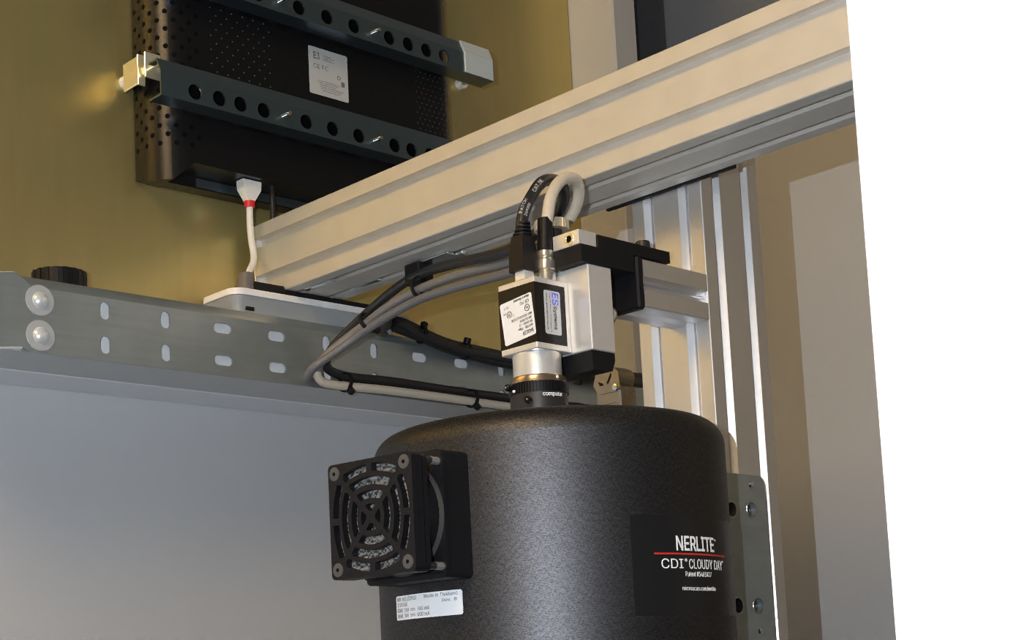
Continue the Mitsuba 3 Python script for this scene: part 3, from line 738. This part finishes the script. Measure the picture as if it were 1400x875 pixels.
add('pivot', lathe([(0, 0), (0.0026, 0), (0.0022, 0.8), (0, 1)], (HX - 0.0018, HY + 0.002, 1.6000), (HX - 0.0040, HY + 0.002, 1.6000), 18), 'm_chrome', ch)
for x in (HX + 0.005, HX + 0.013):
    add('rivet', lathe([(0, 0), (0.0009, 0), (0.0006, 1), (0, 1)], (x, HY, 1.5965), (x, HY - 0.0008, 1.5965), 10), 'm_chrome', ch)
one('connector_socket', bx(HX - 0.004, HX + 0.022, HY - 0.004, HY + 0.030, 1.53, 1.5698, 0.001), 'm_black_satin', 'black socket under the shiny connector hood, hidden by the cylinder top', 'socket')

# ------------------------------------------------------------------ dome light
AX, AY, AR, AZ = 0.6450, 0.6060, 0.1003, 1.5452
il = thing('dome_illuminator', 'large matt black cylinder shaped dome light under the camera', 'illuminator')
prof = [(0.0178, 0.0)]
f_ = 0.014
H_ = 0.245
for i in range(11):
    a0 = math.pi / 2 * i / 10
    prof.append((AR - f_ + f_ * math.sin(a0), (f_ - f_ * math.cos(a0)) / H_))
prof += [(AR, 1.0), (AR - 0.004, 1.0), (AR - 0.004, 0.1), (0.0178, 0.02)]
add('housing', lathe([(r, t) for r, t in prof] + [prof[0]], (AX, AY, AZ), (AX, AY, AZ - H_), 160), 'm_housing', il, 40)
u0 = 246.6
lw = math.radians(60) * AR
lb = add('name_plate', bend(ext(rrect(0, lw, 0, 0.052, 0.001), 'xy', -0.0002, 0.0002), (AX, AY), AR, u0, 1.4338), 'm_housing_label', il, 40, label='glossy black name plate')
A_ = lambda deg: 0.0 + deg
RR = AR + 0.0002


def on_dome(m, phi, z):
    return bend(m, (AX, AY), RR, phi, z, 0.003)


add('print', cat(on_dome(text('NERLITE', 0.0074, math.radians(18.9) * AR, True), 262.6, 1.4675), on_dome(text('®', 0.0016), 282.2, 1.4728),
                 on_dome(text('CDI', 0.0050, math.radians(8.6) * AR), 256.5, 1.4580), on_dome(text('®', 0.0022), 265.8, 1.4610), on_dome(text('CLOUDY DAY', 0.0050, math.radians(19.2) * AR), 267.6, 1.4580),
                 on_dome(text('®', 0.0014), 287.2, 1.4618), on_dome(text('Patent #5461417', 0.0026, math.radians(13.0) * AR), 265.8, 1.4539), on_dome(text('microscan.com/nerlite', 0.0022, math.radians(16.8) * AR), 264.1, 1.4466)), 'm_print_white', lb, 30, label='white lettering')
add('stripe', on_dome(ext(sbox(0, 0, math.radians(35.7) * AR, 0.0009), 'xy', 0, 0.0001), 254.1, 1.4652), 'm_print_red', lb, 30, label='thin red stripe')
wl0, ww = 164.6, math.radians(30.2) * AR
wb = add('rating_label', bend(ext(rrect(0, ww, 0, 0.0130, 0.0013), 'xy', -0.0002, 0.0003), (AX, AY), AR, wl0, 1.4393), 'm_sticker', il, 40, label='white rating label')
on_wl = lambda m, x, y: bend(shift(m, x, y, 0.0003), (AX, AY), AR, wl0, 1.4393, 0.003)
bars = lambda: cat(ext(sbox(0, 0.0011, 0.0042, 0.0015), 'xy', 0, 0.0001), *[ext(sbox(0.0016 * i, 0.0003, 0.0016 * i + 0.0010, 0.0007), 'xy', 0, 0.0001) for i in range(3)])
add('print', cat(on_wl(text('NER-011252010', 0.0021, 0.0185), 0.0015, 0.0100), on_wl(text('Made in Thailand', 0.0019, 0.0232), 0.0268, 0.0104), on_wl(text('11125360', 0.0021, 0.0105), 0.0015, 0.0071), on_wl(text('Rev.  B', 0.0018, 0.0095), 0.0400, 0.0074),
                 on_wl(text('RING  24V', 0.0021, 0.0118), 0.0015, 0.0041), on_wl(bars(), 0.0148, 0.0041), on_wl(text('760 mA', 0.0021, 0.0096), 0.0210, 0.0041),
                 on_wl(text('DOAL 24V', 0.0021, 0.0118), 0.0015, 0.0011), on_wl(bars(), 0.0148, 0.0011), on_wl(text('600 mA', 0.0021, 0.0096), 0.0210, 0.0011)), 'm_print_grey', wb, 30)

# ------------------------------------------------------------------ cooling fan on the dome light
fa = math.radians(185.0)
FN = np.array([math.cos(fa), math.sin(fa), 0])       # outwards
FX = np.array([-FN[1], FN[0], 0])                    # to the viewer's right? fixed below
FX = FX if FX @ np.array(R_RIGHT) > 0 else -FX
FZ = np.array([0, 0, 1.0])
FC = np.array([0.5022, 0.5968, 1.4898])              # centre of the front face
fn = thing('cooling_fan', 'square black fan with foam filter and web shaped guard on the cylinder', 'fan')


def on_fan(m, depth=0.0):       # mesh: x right, y up, z towards the viewer; depth behind the front face
    m = m.copy()
    v = np.array(m.vertices)
    v[:, 2] -= depth
    out = FC + v[:, :1] * FX + v[:, 1:2] * FZ + v[:, 2:] * FN
    f = np.array(m.faces)
    if np.cross(FX, FZ) @ FN < 0:
        f = f[:, ::-1]
    return trimesh.Trimesh(out, f, process=False)


def web():
    h = 0.0300
    plate = rrect(-h, h, -h, h, 0.0028)
    cuts = []
    for r0, r1, lim in ((0.0030, 0.0066, 99), (0.0092, 0.0133, 99), (0.0158, 0.0200, 0.0145), (0.0222, 0.0262, 0.0190)):
        for k in range(4):
            xs = np.linspace(-1, 1, 21)
            def arc(r):
                w_ = r * 0.86
                return [(x * w_, r * (1 + 0.05) - 0.20 * r * x * x) for x in xs]
            a, b = arc(r0), arc(r1)
            ring = Polygon(a + b[::-1])
            wedge = Polygon([(0, 0.0022), (0.03 - 0.0022, 0.03), (-0.03 + 0.0022, 0.03)])
            g = ring.intersection(wedge).intersection(sbox(-lim, 0, lim, 1))
            if r0 > 0.022:
                g = g.difference(sbox(-0.0018, 0, 0.0018, 1))
            g = g.buffer(-0.0005).buffer(0.0005)
            cuts.append(affinity.rotate(g, 90 * k, origin=(0, 0)))
    return plate.difference(union_all(cuts))


corner = [(sx * 0.0250, sy * 0.0250) for sx in (-1, 1) for sy in (-1, 1)]
add('guard', on_fan(ext(web(), 'xy', -0.0035, 0.0)), 'm_black_satin', fn, 25, label='black web shaped guard')
ring = rrect(-0.030, 0.030, -0.030, 0.030, 0.0028).difference(rrect(-0.0272, 0.0272, -0.0272, 0.0272, 0.002))
add('filter_frame', on_fan(ext(ring, 'xy', -0.0075, -0.0036)), 'm_black_satin', fn, 25)
add('foam', on_fan(ext(sbox(-0.0271, -0.0271, 0.0271, 0.0271), 'xy', -0.0072, -0.0046)), 'm_foam', fn, 25, label='grey foam filter')
for x, y in corner:
    sc = add('screw', on_fan(shift(lathe([(0, 0), (0.0037, 0), (0.0036, 0.8), (0.0032, 1), (0, 1)], (0, 0, 0), (0, 0, 0.0006), 24), x, y)), 'm_screw_dark', fn)
    add('socket', on_fan(shift(lathe([(0, 0), (0.0011, 0), (0.0011, 1), (0, 1)], (0, 0, 0.0004), (0, 0, 0.0007), 6), x, y)), 'm_hole_shade', sc)
flange = rrect(-0.030, 0.030, -0.030, 0.030, 0.004).difference(circ(0, 0, 0.0270, 16))
add('front_flange', on_fan(ext(flange, 'xy', -0.0112, -0.0078)), 'm_black_satin', fn, 25)
add('back_flange', on_fan(ext(rrect(-0.030, 0.030, -0.030, 0.030, 0.004), 'xy', -0.0250, -0.0225)), 'm_black_satin', fn, 25)
barrel = circ(0, 0, 0.0292, 24).difference(circ(0, 0, 0.0272, 24))
add('barrel', on_fan(ext(barrel, 'xy', -0.0226, -0.0111)), 'm_black_satin', fn, 25)
add('shroud', on_fan(lathe([(0.0270, 0), (0.0292, 0), (0.0300, 1), (0.0270, 1)], (0, 0, -0.0195), (0, 0, -0.0226), 48)), 'm_black_lit', fn, 40, label='flared rim of the fan duct, greyed for the light it catches')  # grey base colour paints the light caught by the black rim
add('motor', on_fan(ext(circ(0, 0, 0.015, 16), 'xy', -0.0226, -0.012)), 'm_black_matt', fn, 25)
bl = []
for k in range(7):
    m = bx(0.0140, 0.0262, -0.0045, 0.0045, -0.0006, 0.0006, 0.0002)
    v = np.array(m.vertices)
    v = np.c_[v[:, 0], v[:, 1] * 0.75 - v[:, 2] * 0.6, v[:, 1] * 0.6 + v[:, 2] * 0.75]
    m.vertices = v
    add('blade', on_fan(shift(m, 0, 0, -0.017, 2 * math.pi * k / 7)), 'm_black_matt', fn)
for x, y in corner:
    add('spacer', on_fan(cat(shift(lathe([(0, 0), (0.0021, 0), (0.0021, 1), (0, 1)], (0, 0, -0.0226), (0, 0, -0.0172), 18), x * 1.07, y * 1.07))), 'm_spacer', fn, label='bright metal spacer')
    add('screw_shank', on_fan(shift(lathe([(0, 0), (0.0020, 0), (0.0020, 1), (0, 1)], (0, 0, -0.0166), (0, 0, -0.0111), 14), x * 1.07, y * 1.07)), 'm_black_metal', fn)
pad = to_man(on_fan(ext(rrect(-0.0300, 0.0272, -0.0325, 0.0335, 0.003), 'xy', -0.052, -0.0252)))
cylm = m3.Manifold.cylinder(0.3, AR - 0.0002, AR - 0.0002, 160).translate((AX, AY, AZ - 0.28))
pm = from_man(pad - cylm)
add('mounting_pad', pm, 'm_black_matt', fn, 25, label='thick black mounting pad')
